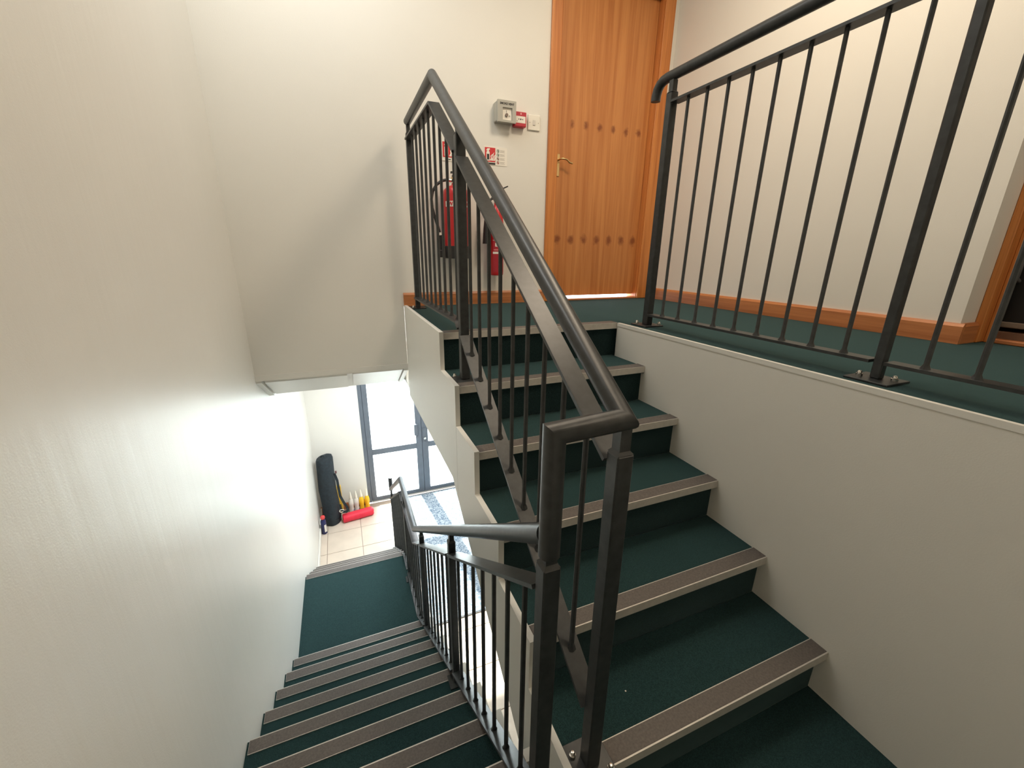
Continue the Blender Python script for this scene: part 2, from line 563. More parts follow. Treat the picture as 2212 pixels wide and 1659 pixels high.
# ------------------------------------------------------------------ pine door in the back wall
d1 = bpy.data.objects.new('door_1', None)
COL.objects.link(d1); d1.location = (1.25, YB, 0); d1['kind'] = 'structure'
def archi(x0, x1, z0, z1):
    return B((x0, YB - 0.018, z0), (x1, YB - 0.0002, z1), 0.004)
build('architrave', archi(0.790, 0.860, 0.001, 2.06), FRAMEW, d1)
build('architrave', archi(1.630, 1.715, 0.001, 2.06), FRAMEW, d1)
build('architrave', archi(0.861, 1.637, 1.985, 2.06), BASEX, d1)
build('door_lining', B((DX0 - 0.004, YB + 0.0002, 0.001), (DX0 + 0.006, YB + 0.115, DZ1), 0.001), FRAMEW, d1)
build('door_lining', B((DX1 - 0.012, YB + 0.0002, 0.001), (DX1 - 0.001, YB + 0.115, DZ1), 0.001), FRAMEW, d1)
build('door_lining', B((DX0 + 0.007, YB + 0.0002, DZ1 - 0.014), (DX1 - 0.013, YB + 0.115, DZ1 - 0.001), 0.001), BASEX, d1)
LX0, LX1, LY = DX0 + 0.008, DX1 - 0.014, YB + 0.045
leafbm = B((LX0, LY, 0.032), (LX1, LY + 0.04, DZ1 - 0.016), 0.0015)
bmesh.ops.translate(leafbm, verts=leafbm.verts, vec=(0, 0, 0))
lf_o = build('door_leaf', leafbm, DOORW, None); lf_o.parent = d1; lf_o.matrix_parent_inverse = Matrix.Translation(-Vector(d1.location))
# threshold
build('threshold', B((LX0, YB - 0.012, 0.0005), (LX1, YB + 0.11, 0.014), 0.003), BASEX, d1)
h = build('handle_plate', B((0.888, LY - 0.006, 0.845), (0.910, LY - 0.0005, 0.985), 0.002), BRASS, d1)
bm = tube([(0.899, LY - 0.006, 0.947), (0.899, LY - 0.045, 0.947), (0.910, LY - 0.052, 0.948), (0.940, LY - 0.052, 0.944), (0.962, LY - 0.050, 0.928), (0.985, LY - 0.050, 0.925)], 0.006, 10)
build('lever_handle', bm, BRASS, d1, True)

# ------------------------------------------------------------------ doorway on the right with a dark door
d2 = bpy.data.objects.new('door_2', None)
COL.objects.link(d2); d2.location = (1.93, -1.3, 0); d2['kind'] = 'structure'
FX0, FX1 = 1.868, 1.965
build('door_jamb', B((FX0, RY1 - 0.026, 0.001), (FX1, RY1 - 0.0003, 2.03), 0.003), FRAMEW, d2)
build('door_jamb', B((FX0 + 0.052, RY1 - 0.038, 0.001), (FX1, RY1 - 0.0265, 2.0), 0.002), FRAMEW, d2)
build('door_jamb', B((FX0, RY0 + 0.0003, 0.001), (FX1, RY0 + 0.026, 2.03), 0.003), FRAMEW, d2)
build('door_head', B((FX0, RY0 + 0.027, 2.005), (FX1, RY1 - 0.027, 2.0295), 0.002), BASEY, d2)
build('threshold', B((FX0 + 0.06, RY0 + 0.027, 0.0005), (FX1 + 0.004, RY1 - 0.039, 0.018), 0.003), BASEY, d2)
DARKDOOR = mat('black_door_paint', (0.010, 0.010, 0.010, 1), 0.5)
build('door_leaf', B((FX1 + 0.045, RY0 - 0.03, 0.060), (FX1 + 0.085, RY1 - 0.012, 2.02), 0.002), DARKDOOR, d2)
build('weather_bar', B((FX1 + 0.030, RY0 - 0.03, 0.062), (FX1 + 0.0445, RY1 - 0.012, 0.085), 0.003), mat('worn_brown_metal', (0.30, 0.24, 0.19, 1), 0.5, 0.5), d2)
build('door_sill', B((FX1 + 0.005, RY0 - 0.05, -0.02), (FX1 + 0.2, RY1 + 0.05, 0.045)), mat('brown_sill', (0.16, 0.085, 0.05, 1), 0.6, var=0.2, vscale=12), d2)
bm = tube([(FX1 + 0.044, RY1 - 0.035, 0.25), (FX1 + 0.018, RY1 - 0.035, 0.26), (FX1 + 0.018, RY1 - 0.035, 0.42), (FX1 + 0.044, RY1 - 0.035, 0.43)], 0.009, 10)
build('pull_handle', bm, mat('grey_pull_handle', (0.22, 0.23, 0.24, 1), 0.4, 0.6), d2, True)
build('gap_glint', B((FX1 - 0.004, RY1 - 0.044, 0.272), (FX1 + 0.004, RY1 - 0.0385, 0.33), 0.001), BRASS, d2)  # brass sliver added in place of light glinting at the door gap
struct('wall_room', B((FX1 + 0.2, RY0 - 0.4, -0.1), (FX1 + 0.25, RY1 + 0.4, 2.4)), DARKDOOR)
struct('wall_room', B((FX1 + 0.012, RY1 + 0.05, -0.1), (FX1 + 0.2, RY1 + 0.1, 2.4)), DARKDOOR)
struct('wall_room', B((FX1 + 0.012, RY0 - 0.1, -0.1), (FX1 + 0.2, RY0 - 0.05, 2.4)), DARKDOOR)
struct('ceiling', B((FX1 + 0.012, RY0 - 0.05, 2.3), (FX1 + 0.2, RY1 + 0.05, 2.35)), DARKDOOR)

# ------------------------------------------------------------------ stairs
def nosing(parent, x0, x1, y, z, sgn):
    """Aluminium nosing with a grey insert. sgn=+1: the tread runs towards +Y from the nose, -1: towards -Y."""
    t = 0.0035
    pts = [(y, z + t), (y, z - 0.026), (y + sgn * 0.003, z - 0.026), (y + sgn * 0.003, z + 0.0003), (y + sgn * 0.056, z + 0.0003), (y + sgn * 0.056, z + t)]
    n = build('nosing', prism(bmesh.new(), pts, 'x', x0, x1), ALU, parent)
    build('nosing_insert', B((x0 + 0.001, y + sgn * 0.004, z + t - 0.0002), (x1 - 0.001, y + sgn * 0.0535, z + t + 0.0012), 0.0005), INSERT, n)
    return n

st = thing('staircase', 'dark green carpeted upper staircase rising to the landing with the pine door', 'stairs', (0.27, -5 * G_, ZM))
for k in range(6):
    y, z = -k * G_, -k * R_
    if k > 0:
        build('tread', B((XS + 0.0005, y + 0.004, z - 0.03), (XR - 0.0005, y + G_ + OV - 0.0005, z)), CARPET, st)
    build('riser', B((XS + 0.0005, y + OV, z - R_ + 0.0005), (XR - 0.0005, y + OV + 0.018, z - 0.0305)), RISER, st)
    nosing(st, XS + 0.001, XR - 0.001, y, z, 1)
# zig-zag stringer boards on the open side (two boards with a joint)
LOWB = lambda y: -0.638 + 0.695 * (y + 0.197)
top = [(YB, 0.008), (0.0, 0.008)]
for k in range(0, 5):
    y, z = -k * G_, -k * R_
    top += [(y, z - R_ + 0.008), (y - G_, z - R_ + 0.008)]
top += [(-5 * G_, ZM + 0.0)]
YJ = -0.2446
# board one: landing fascia plus the first step
p1 = [(YB - 0.001, 0.008), (-0.001, 0.008), (-0.001, -R_ + 0.008), (YJ + 0.0015, -R_ + 0.008), (YJ + 0.0015, LOWB(YJ)), (-0.157, -0.61), (YB - 0.001, -0.61)]
build('stringer_board', prism(bmesh.new(), p1, 'x', XSO, XS), STRING, st)
p2 = [(YJ - 0.0015, -R_ + 0.008)]
for k in range(1, 5):
    y, z = -k * G_, -k * R_
    if k > 1: p2 += [(y, z + 0.008)]
    p2 += [(y - 0.001 if k == 1 else y, z - R_ + 0.008)] if k > 1 else [(y - 0.0015, z - R_ + 0.008)]
p2 = [(YJ - 0.0015, -2 * R_ + 0.008)]
for k in range(2, 6):
    y, z = -k * G_, -k * R_
    p2 += [(y, z + 0.008), (y, z - R_ + (0.008 if k < 5 else 0.0))]
p2 += [(-5 * G_ - 0.0, LOWB(-5 * G_)), (YJ - 0.0015, LOWB(YJ))]
build('stringer_board', prism(bmesh.new(), p2, 'x', XSO, XS), STRING, st)
# underside of the flight
pu = [(0.0, -0.55), (-5 * G_ + 0.03, LOWB(-5 * G_) + 0.06), (-5 * G_ + 0.03, ZM - 0.25), (0.0, -0.30)]
pu = [(0.03, -0.54), (-5 * G_ + 0.03, -0.54 - 0.695 * 5 * G_), (-5 * G_ + 0.03, -0.40 - 0.695 * 5 * G_), (0.03, -0.40)]
build('flight_soffit', prism(bmesh.new(), pu, 'x', XS + 0.001, XR - 0.001), WHITE, st)

ls = thing('staircase', 'lower staircase descending beside the left wall with a small green landing midway', 'stairs', (-0.67, YA, ZL))
for k in range(8):
    y, z = YA - k * GL, ZL + (k + 1) * RL
    if k < 7:
        build('tread', B((XL + 0.0005, y - GL - OV + 0.0005, z - 0.03), (XLE - 0.0005, y - 0.004, z)), CARPET, ls)
    build('riser', B((XL + 0.0005, y - OV - 0.018, z - RL + 0.0005), (XLE - 0.0005, y - OV, z - 0.0305)), RISER, ls)
    nosing(ls, XL + 0.008, XLE - 0.001, y, z, -1)
for j in range(4):
    y, z = YL0 + j * GL, ZL - j * RL
    if j > 0:
        build('tread', B((XL + 0.0005, y - GL - OV + 0.0005, z - 0.03), (XLE - 0.0005, y - 0.004, z)), CARPET, ls)
    build('riser', B((XL + 0.0005, y - OV - 0.018, z - RL + 0.0005), (XLE - 0.0005, y - OV, z - 0.0305)), RISER, ls)
    nosing(ls, XL + 0.008, XLE - 0.001, y, z, -1)
XT = XLE + 0.024
pts = []
for k in range(7, -1, -1):
    y, z = YA - k * GL, ZL + (k + 1) * RL
    pts += [(y, z + 0.006), (y, z - RL + 0.006)]
pts += [(YL0, ZL + 0.006)]
for j in range(4):
    y, z = YL0 + j * GL, ZL - j * RL
    if j: pts += [(y, z + 0.006)]
    pts += [(y, z - RL + (0.006 if j < 3 else 0.001))]
pts += [(1.45, ZG + 0.001), (1.25, -2.75), (0.55, -2.75), (-1.05, -1.60), (-1.05, ZM + 0.006)]
build('stringer_board', prism(bmesh.new(), pts, 'x', XLE, XT), STRING, ls)
build('end_cap', B((XLE - 0.03, YL0 - 0.10, ZL + 0.0005), (XLE - 0.001, YL0 - 0.02, ZL + 0.035), 0.003), WHITE, ls)
pu = [(YA - 7 * GL - 0.02, ZM - 0.40), (YA + 0.2, ZL - 0.38), (YA + 0.2, ZL - 0.22), (YA - 7 * GL - 0.02, ZM - 0.23)]
build('flight_soffit', prism(bmesh.new(), pu, 'x', XL + 0.001, XLE - 0.001), WHITE, ls)

# ------------------------------------------------------------------ balustrade between the flights
RX, LX = -0.135, -0.275
NY = -1.19
rail = thing('stair_railing', 'charcoal steel balustrade turning between the two staircases and crossing over to the small landing', 'railing', (RX, NY, -5 * R_))

hrR = [(RX, 0.90, 1.024), (RX, 0.24, 1.033), (RX, NY, 0.055), (LX, NY, 0.050), (LX, NY, -0.195)]
build('handrail', tube(hrR, 0.0205, 18), RAILM, rail, True)
ZH0, YH1, ZH1, YH2 = -0.157, 0.70, -1.460, 1.38
hrL = [(LX, NY + 0.012, ZH0), (LX, YH1, ZH1), (LX, YH2, ZH1 + 0.012), (LX, 2.46, -2.165)]
hr2 = build('handrail', tube(hrL, 0.0205, 18), RAILM, rail, True)
build('handrail_end', tube([(LX, 2.475, -2.19), (LX, 2.475, -2.035)], 0.021, 14), RAILM, rail, True)

FW, FT = 0.048, 0.009
def flat(path):
    return sweep(bmesh.new(), path, rect(FW, FT))
slopeR = (1.033 - 0.055) / (0.24 - NY)
zflR = lambda y: 0.932 + min(0, (y - 0.235) * slopeR)
slopeL = (ZH1 - ZH0) / (YH1 - NY)
zhL = lambda y: ZH0 + slopeL * (y - NY) if y < YH1 else (ZH1 if y < YH2 else ZH1 + 0.012 - 0.68 * (y - YH2))
zflL = lambda y: zhL(y) - 0.108
PW = 0.0180
yLP = -0.15                       # landing post
build('top_bar', flat([(RX, 0.878, 0.932), (RX, 0.235, 0.932), (RX, yLP + PW, zflR(yLP + PW))]), RAILM, rail)
build('top_bar', flat([(RX, yLP - PW, zflR(yLP - PW)), (RX, NY + PW, zflR(NY + PW))]), RAILM, rail)
zbR = lambda y: 0.135 + 0.695 * y if y < -0.10 else 0.0655
build('bottom_bar', flat([(RX, 0.878, 0.0655), (RX, -0.10, 0.0655), (RX, yLP + PW, zbR(yLP + PW))]), RAILM, rail)
build('bottom_bar', flat([(RX, yLP - PW, zbR(yLP - PW)), (RX, NY + PW, zbR(NY + PW))]), RAILM, rail)

def post(parent, x, y, z0, zsh, zt, plate=0.05, bolts=((-1, 1),), PW=0.0180):
    bm = bmesh.new()
    box(bm, (x - PW, y - PW, z0 + 0.006), (x + PW, y + PW, zsh), 0.003)
    p = build('post', bm, RAILM, parent)
    # chamfered neck up to the handrail
    bm = bmesh.new()
    a = PW - 0.001; n = PW * 0.66
    zs = [(zsh, a), (zsh + 0.006, n), (zt, n)]
    rings = []
    for z, w in zs:
        rings.append([bm.verts.new((x + sx * w, y + sy * w, z)) for sx, sy in ((-1, -1), (1, -1), (1, 1), (-1, 1))])
    for i in range(2):
        for j in range(4):
            bm.faces.new((rings[i][j], rings[i][(j + 1) % 4], rings[i + 1][(j + 1) % 4], rings[i + 1][j]))
    bm.faces.new(rings[0][::-1]); bm.faces.new(rings[-1])
    build('neck', bm, RAILM, p)
    if plate:
        build('base_plate', B((x - plate, y - plate, z0 + 0.0004), (x + plate, y + plate, z0 + 0.0065), 0.001), RAILM, p)
        for sx, sy in bolts:
            b = lathe(bmesh.new(), [(0.0085, 0), (0.0085, 0.007), (0.006, 0.008), (0.006, 0.012), (0.004, 0.015), (0, 0.016)], (x + sx * plate * 0.72, y + sy * plate * 0.72, z0 + 0.0066), 10)
            build('dome_nut', b, STEEL, p, True)
    return p
post(rail, RX, NY, -5 * R_, -0.010, 0.040, 0.050, ((-1, 0.6), (1, -1)))
post(rail, RX, yLP, -R_, 0.735, 0.752, 0.048, ((-1, 1.0),))
post(rail, RX, 0.89, 0.0, 0.965, 1.004, 0.045, ((-1, -1),), 0.0145)
post(rail, LX, NY, ZM, -0.215, -0.19, 0.0, ())
for yp, zb in ((-0.39, ZL + 4 * RL), (0.41, ZL + RL)):
    zb = ZL + (math.floor((YA - yp) / GL) + 1) * RL if yp < YA else ZL
    post(rail, LX, yp, zb, zhL(yp) - 0.045, zhL(yp) - 0.012, 0.035, (), 0.0145)
post(rail, LX, 1.21, ZL, zhL(1.21) - 0.045, zhL(1.21) - 0.012, 0.035, (), 0.0145)
post(rail, LX, 2.46, ZG, -2.29, -2.18, 0.035, (), 0.0145)

zbL = lambda y: -1.03 - 0.70 * (y + 1.006) + 0.012 if y < 0.72 else ZL + 0.085
YBD = 0.72
zbe = lambda y: (ZL + 0.085) if y < 1.43 else ZL + 0.085 - 0.68 * (y - 1.43)
posts = [NY, -0.39, 0.41, 1.21, 2.46]
def bars(y0, y1):
    a, b = y0 + PW, y1 - PW
    tp, bt = [(LX, a, zflL(a))], [(LX, a, zbL(a) if a < YBD else zbe(a))]
    for yk in (YH1, YH2):
        if a < yk < b: tp.append((LX, yk, zflL(yk - 1e-6)))
    for yk in (YBD, 1.43):
        if a < yk < b: bt.append((LX, yk, ZL + 0.085))
    tp.append((LX, b, zflL(b))); bt.append((LX, b, zbL(b) if b < YBD else zbe(b)))
    build('top_bar', flat(tp), RAILM, rail)
    build('bottom_bar', flat(bt), RAILM, rail)
for i in range(4): bars(posts[i], posts[i + 1])

def baluster_bm(h):
    bm = bmesh.new()
    lathe(bm, [(0.0125, 0.0), (0.010, 0.006), (0.0065, 0.014), (0.0065, h)], (0, 0, 0), 8)
    return bm
bal_cache = {}
def baluster(parent, x, y, z0, z1):
    k = round(z1 - z0, 3)
    loc = Vector((x, y, z0)) - world_loc(parent)
    if k not in bal_cache:
        o = build('baluster', baluster_bm(k), RAILM, parent, True, loc=loc)
        bal_cache[k] = o.data
    else:
        place('baluster', bal_cache[k], parent, loc)
H2 = FT / 2
for k in range(9):
    y = -0.0655 + 0.105 * k
    baluster(rail, RX, y, 0.0655 + H2 - 0.001 if y > -0.1 else zbR(y), zflR(y) - H2)
for k in range(9):
    y = -0.2545 - 0.1026 * k
    baluster(rail, RX, y, zbR(y) + 0.001, zflR(y) - H2 + 0.001)
for i in range(4):
    y0, y1 = posts[i], posts[i + 1]
    n = 8 if i < 3 else 12
    for k in range(1, n):
        y = y0 + (y1 - y0) * k / n
        zb = zbL(y) if y < YBD else zbe(y)
        baluster(rail, LX, y, zb + 0.001, zflL(y) - H2 + 0.001)

# ------------------------------------------------------------------ landing railing on the right
GX = 0.82
gr = thing('landing_railing', 'charcoal steel landing railing along the floor edge above the beige stair wall', 'railing', (GX, -0.105, 0))
arc = [(GX, 0.000, 0.990), (GX, -0.001, 1.012), (GX, -0.008, 1.034), (GX, -0.022, 1.050), (GX, -0.042, 1.059), (GX, -0.065, 1.062), (GX, -2.70, 1.056)]
build('handrail', tube(arc, 0.0205, 18), RAILM, gr, True)
gp = [-0.105, -1.094, -2.083]
for i, y in enumerate(gp):
    post(gr, GX, y, 0.0, 0.995, 1.042, 0.055, ((-0.75, 1.0), (1, -1)) if i == 0 else ((-0.4, 0.9), (0.3, -0.95)), 0.0180 if i == 0 else 0.0125)
zt, zb = 0.957, 0.055
for i in range(3):
    y0 = gp[i] - PW; y1 = gp[i + 1] + PW if i < 2 else -2.70
    build('top_bar', flat([(GX, y0, zt), (GX, y1, zt)]), RAILM, gr)
    build('bottom_bar', flat([(GX, y0, zb), (GX, y1, zb)]), RAILM, gr)
    for k in range(1, 10):
        y = gp[i] - 0.0989 * k
        if y > -2.68: baluster(gr, GX, y, zb + H2 - 0.001, zt - H2 + 0.001)

# ------------------------------------------------------------------ wall fittings by the pine door
YW = YB - 0.0004
def fit(name, label, cat, x, z):
    return thing(name, label, cat, (x, YB, z))
sv = fit('smoke_vent_switch', 'grey smoke vent control box on the wall, left of the red call point', 'control box', 0.478, 1.155)
box0 = (0.418, 0.538); zz = (1.100, 1.216)
build('back_box', B((box0[0] - 0.004, YW - 0.050, zz[0] + 0.004), (box0[1] - 0.006, YW, zz[1] - 0.004), 0.004), GREYP, sv)
fr = bmesh.new()
# front cover with a square window
X0, X1, Z0, Z1 = box0[0], box0[1], zz[0], zz[1]
wx0, wx1, wz0, wz1 = 0.450, 0.513, 1.112, 1.178
for a, b in (((X0, wz1), (X1, Z1)), ((X0, Z0), (X1, wz0)), ((X0, wz0), (wx0, wz1)), ((wx1, wz0), (X1, wz1))):
    box(fr, (a[0], YW - 0.066, a[1]), (b[0], YW - 0.0505, b[1]))
bmesh.ops.remove_doubles(fr, verts=fr.verts, dist=1e-5)
build('cover', fr, GREYP, sv)
build('window_plate', B((wx0 + 0.0005, YW - 0.055, wz0 + 0.0005), (wx1 - 0.0005, YW - 0.051, wz1 - 0.0005)), SIGNWHITE, sv)
kn = build('key_switch', lathe(bmesh.new(), [(0.0095, 0.0), (0.0095, 0.008)], (0.478, YW - 0.0632, 1.140), 14, 'y'), mat('grey_brown_key_barrel', (0.16, 0.12, 0.10, 1), 0.4, 0.3), sv)
build('pointer_mark', B((0.4768, YW - 0.0558, 1.154), (0.4792, YW - 0.0551, 1.166)), SIGNBLACK, sv)
build('status_lamp', lathe(bmesh.new(), [(0.004, 0.0), (0.004, 0.003)], (0.498, YW - 0.0582, 1.138), 10, 'y'), GREYP, sv)
text('lettering', 'SMOKE VENT', 0.0155, 0.478, YW - 0.0664, 1.197, SIGNBLACK, sv, 0.0006)

cp = fit('fire_call_point', 'small red fire alarm call point between the grey box and the light switch', 'call point', 0.580, 1.134)
build('housing', B((0.5405, YW - 0.040, 1.093), (0.6195, YW, 1.175), 0.004, 2), CALLRED, cp)
build('break_glass', B((0.5475, YW - 0.0412, 1.113), (0.6125, YW - 0.0398, 1.150), 0.0003), SIGNWHITE, cp)
for dx, r in ((-0.013, 0.0032), (0, 0.0045), (0.013, 0.0032)):
    build('dot', lathe(bmesh.new(), [(r, 0), (r, 0.0006)], (0.580 + dx, YW - 0.0419, 1.133), 12, 'y'), SIGNBLACK, cp)
build('test_key_hole', lathe(bmesh.new(), [(0.0035, 0), (0.0035, 0.0006)], (0.555, YW - 0.0419, 1.122), 10, 'y'), SIGNPALE, cp)
em = bmesh.new()
flat_poly(em, [(0.577, 1.158), (0.586, 1.158), (0.586, 1.169), (0.577, 1.169)], YW - 0.0402)
build('flame_emblem', em, mat('pale_pink_emblem', (0.75, 0.35, 0.35, 1), 0.5), cp)

sw = fit('light_switch', 'white single light switch plate beside the pine door frame', 'switch', 0.687, 1.134)
build('plate', B((0.6445, YW - 0.010, 1.0905), (0.7285, YW, 1.1765), 0.003, 2), WHITEP, sw)
build('rocker', B((0.677, YW - 0.0135, 1.118), (0.695, YW - 0.0098, 1.148), 0.0012), mat('rocker_grey_white', (0.66, 0.63, 0.57, 1), 0.35), sw)
for xx in (0.656, 0.717):
    build('screw', lathe(bmesh.new(), [(0.0030, 0), (0.0026, 0.001)], (xx, YW - 0.0108, 1.133), 10, 'y'), STEEL, sw)

def flame(bm, x, z, s, y):
    for k, (dx, h) in enumerate(((-0.5, 0.9), (0.0, 1.15), (0.5, 0.95))):
        cx = x + dx * s * 0.55
        pts = [(cx - 0.16 * s, z), (cx + 0.10 * s, z - 0.02 * s), (cx + 0.22 * s, z + 0.35 * h * s), (cx + 0.14 * s, z + 0.62 * h * s), (cx + 0.30 * s, z + h * s), (cx - 0.02 * s, z + 0.70 * h * s), (cx + 0.04 * s, z + 0.38 * h * s)]
        flat_poly(bm, pts, y)
def ext_icon(bm, x, z, w, h, y):
    pts = [(x - w / 2, z), (x + w / 2, z), (x + w / 2, z + h * 0.68), (x + w * 0.28, z + h * 0.78), (x + w * 0.28, z + h * 0.86), (x + w * 0.62, z + h * 0.92), (x + w * 0.5, z + h), (x - w * 0.2, z + h * 0.98), (x - w * 0.55, z + h * 0.84), (x - w * 0.45, z + h * 0.80), (x - w * 0.22, z + h * 0.88), (x - w * 0.25, z + h * 0.78), (x - w / 2, z + h * 0.68)]
    flat_poly(bm, pts, y)

sg = fit('extinguisher_sign', 'white fire extinguisher notice with red picture half and small icons above the thin extinguisher', 'sign', 0.428, 0.92)
build('board', B((0.350, YW - 0.002, 0.868), (0.505, YW, 0.972)), SIGNWHITE, sg)
build('red_panel', B((0.355, YW - 0.0026, 0.886), (0.425, YW - 0.0021, 0.967)), SIGNRED, sg)
bm = bmesh.new(); ext_icon(bm, 0.376, 0.892, 0.022, 0.070, YW - 0.0027); build('extinguisher_picture', bm, SIGNWHITE, sg)
bm = bmesh.new(); flat_poly(bm, [(0.369, 0.898), (0.383, 0.898), (0.383, 0.930), (0.369, 0.930)], YW - 0.0034); build('black_block', bm, SIGNBLACK, sg)
bm = bmesh.new(); flame(bm, 0.405, 0.894, 0.042, YW - 0.0027); build('flame_picture', bm, SIGNWHITE, sg)
build('black_caption', B((0.355, YW - 0.0026, 0.871), (0.425, YW - 0.0021, 0.882)), SIGNBLACK, sg)
for i, mm in enumerate((SIGNGREEN, SIGNGREEN, mat('icon_brown', (0.22, 0.11, 0.09, 1), 0.5), mat('icon_red_brown', (0.36, 0.07, 0.06, 1), 0.5))):
    z = 0.951 - 0.022 * i
    build('hazard_icon', B((0.436, YW - 0.0026, z - 0.008), (0.450, YW - 0.0021, z + 0.008)), mm, sg)
    bm = bmesh.new()
    if i < 2: flat_poly(bm, [(0.439, z - 0.005), (0.443, z - 0.005), (0.446, z + 0.004), (0.440, z + 0.005)], YW - 0.0027)
    else: flat_poly(bm, [(0.438, z - 0.005), (0.440, z - 0.006), (0.448, z + 0.005), (0.446, z + 0.006)], YW - 0.0027)
    build('icon_mark', bm, SIGNWHITE, sg)
    for q in range(3):
        build('text_line', B((0.456, YW - 0.0025, z - 0.0065 + q * 0.005), (0.490 - 0.006 * (q % 2), YW - 0.0021, z - 0.0045 + q * 0.005)), SIGNPALE, sg)
sg2 = fit('extinguisher_sign', 'red fire extinguisher sign behind the balusters above the wide extinguisher', 'sign', 0.128, 0.92)
build('board', B((0.083, YW - 0.002, 0.868), (0.176, YW, 0.975)), SIGNWHITE, sg2)
build('red_panel', B((0.086, YW - 0.0026, 0.888), (0.173, YW - 0.0021, 0.972)), SIGNRED, sg2)
bm = bmesh.new(); ext_icon(bm, 0.108, 0.895, 0.024, 0.070, YW - 0.0027); build('extinguisher_picture', bm, SIGNWHITE, sg2)
bm = bmesh.new(); flat_poly(bm, [(0.101, 0.900), (0.115, 0.900), (0.115, 0.936), (0.101, 0.936)], YW - 0.0034); build('orange_block', bm, ORANGEP, sg2)
bm = bmesh.new(); flame(bm, 0.146, 0.895, 0.050, YW - 0.0027); build('flame_picture', bm, SIGNWHITE, sg2)
build('caption', B((0.120, YW - 0.0026, 0.875), (0.135, YW - 0.0021, 0.880)), SIGNBLACK, sg2)

# extinguishers hung on the back wall
ex = thing('fire_extinguisher', 'wide red water extinguisher with long black hose hanging behind the level balusters', 'extinguisher', (0.137, 0.925, 0.30))
EX, EY, ER = 0.137, 0.925, 0.080
build('cylinder', lathe(bmesh.new(), [(0.079, 0.345), (ER, 0.36), (ER, 0.665), (0.074, 0.692), (0.055, 0.712), (0.026, 0.722), (0.022, 0.735)], (EX, EY, 0), 26), RED, ex, True)
build('base_cup', lathe(bmesh.new(), [(0.080, 0.300), (0.0835, 0.304), (0.0835, 0.372), (0.081, 0.374)], (EX, EY, 0), 26), BLACKP, ex, True)
build('nozzle_holder', B((EX - 0.125, EY - 0.022, 0.306), (EX - 0.080, EY + 0.022, 0.350), 0.006), BLACKP, ex)
v = build('valve', lathe(bmesh.new(), [(0.020, 0.735), (0.020, 0.752), (0.026, 0.754), (0.026, 0.766), (0.016, 0.770), (0.016, 0.786)], (EX, EY, 0), 16), BRASS, ex, True)
build('lever', prism(bmesh.new(), [(EX - 0.028, 0.786), (EX + 0.075, 0.800), (EX + 0.075, 0.807), (EX - 0.028, 0.797)], 'y', EY - 0.009, EY + 0.009), BLACKP, v)
build('carry_grip', prism(bmesh.new(), [(EX - 0.020, 0.768), (EX + 0.065, 0.750), (EX + 0.065, 0.757), (EX - 0.020, 0.777)], 'y', EY - 0.009, EY + 0.009), BLACKP, v)
hose = [(EX - 0.018, EY, 0.748), (EX - 0.05, EY - 0.002, 0.750), (EX - 0.085, EY - 0.004, 0.742), (EX - 0.118, EY - 0.006, 0.718), (EX - 0.142, EY - 0.006, 0.682), (EX - 0.152, EY - 0.006, 0.638), (EX - 0.149, EY - 0.006, 0.590), (EX - 0.138, EY - 0.006, 0.545), (EX - 0.122, EY - 0.006, 0.495), (EX - 0.108, EY - 0.004, 0.445)]
build('hose', tube(hose, 0.0085, 10), BLACKP, ex, True)
build('hose_ferrule', tube([(EX - 0.026, EY, 0.748), (EX - 0.05, EY - 0.002, 0.7502)], 0.0105, 10), STEEL, ex, True)
build('nozzle', tube([(EX - 0.108, EY - 0.004, 0.446), (EX - 0.103, EY - 0.002, 0.400), (EX - 0.101, EY, 0.345)], 0.0105, 10), BLACKP, ex, True)
build('nozzle_ring', tube([(EX - 0.1085, EY - 0.004, 0.452), (EX - 0.1068, EY - 0.0035, 0.436)], 0.0125, 10), SIGNWHITE, ex, True)
def wrap_band(r, z0, z1, a0, a1, c, n=14):
    bm = bmesh.new()
    lo, hi = [], []
    for i in range(n + 1):
        t = a0 + (a1 - a0) * i / n
        lo.append(bm.verts.new((c[0] + r * math.cos(t), c[1] + r * math.sin(t), z0)))
        hi.append(bm.verts.new((c[0] + r * math.cos(t), c[1] + r * math.sin(t), z1)))
    for i in range(n):
        bm.faces.new((lo[i], lo[i + 1], hi[i + 1], hi[i]))
    return bm
lab = build('label', wrap_band(ER + 0.0006, 0.597, 0.628, -math.pi * 0.86, -math.pi * 0.14, (EX, EY)), SIGNWHITE, ex, True)
# WATER in red, each letter standing on the curved label
for i, ch in enumerate('WATER'):
    t = -math.pi * 0.5 + (i - 2) * 0.34
    cu = text('letter', ch, 0.030, 0, 0, 0, SIGNRED, lab, 0.0012)
    cu.location = Vector((EX + (ER + 0.0014) * math.cos(t), EY + (ER + 0.0014) * math.sin(t), 0.6115)) - world_loc(ex)
    cu.rotation_euler = (0, 0, t + math.pi / 2)
for zc, w in ((0.580, 0.2), (0.566, 0.16), (0.540, 0.28), (0.515, 0.28), (0.490, 0.25), (0.455, 0.22), (0.43, 0.25)):
    build('print_line', wrap_band(ER + 0.0006, zc - 0.003, zc + 0.003, -math.pi * 0.5 - w * 1.6, -math.pi * 0.5 + w * 2.2, (EX, EY), 8), mat('label_pink_print', (0.72, 0.28, 0.26, 1), 0.5) if zc == 0.580 else bpy.data.materials['label_pink_print'], ex, True)

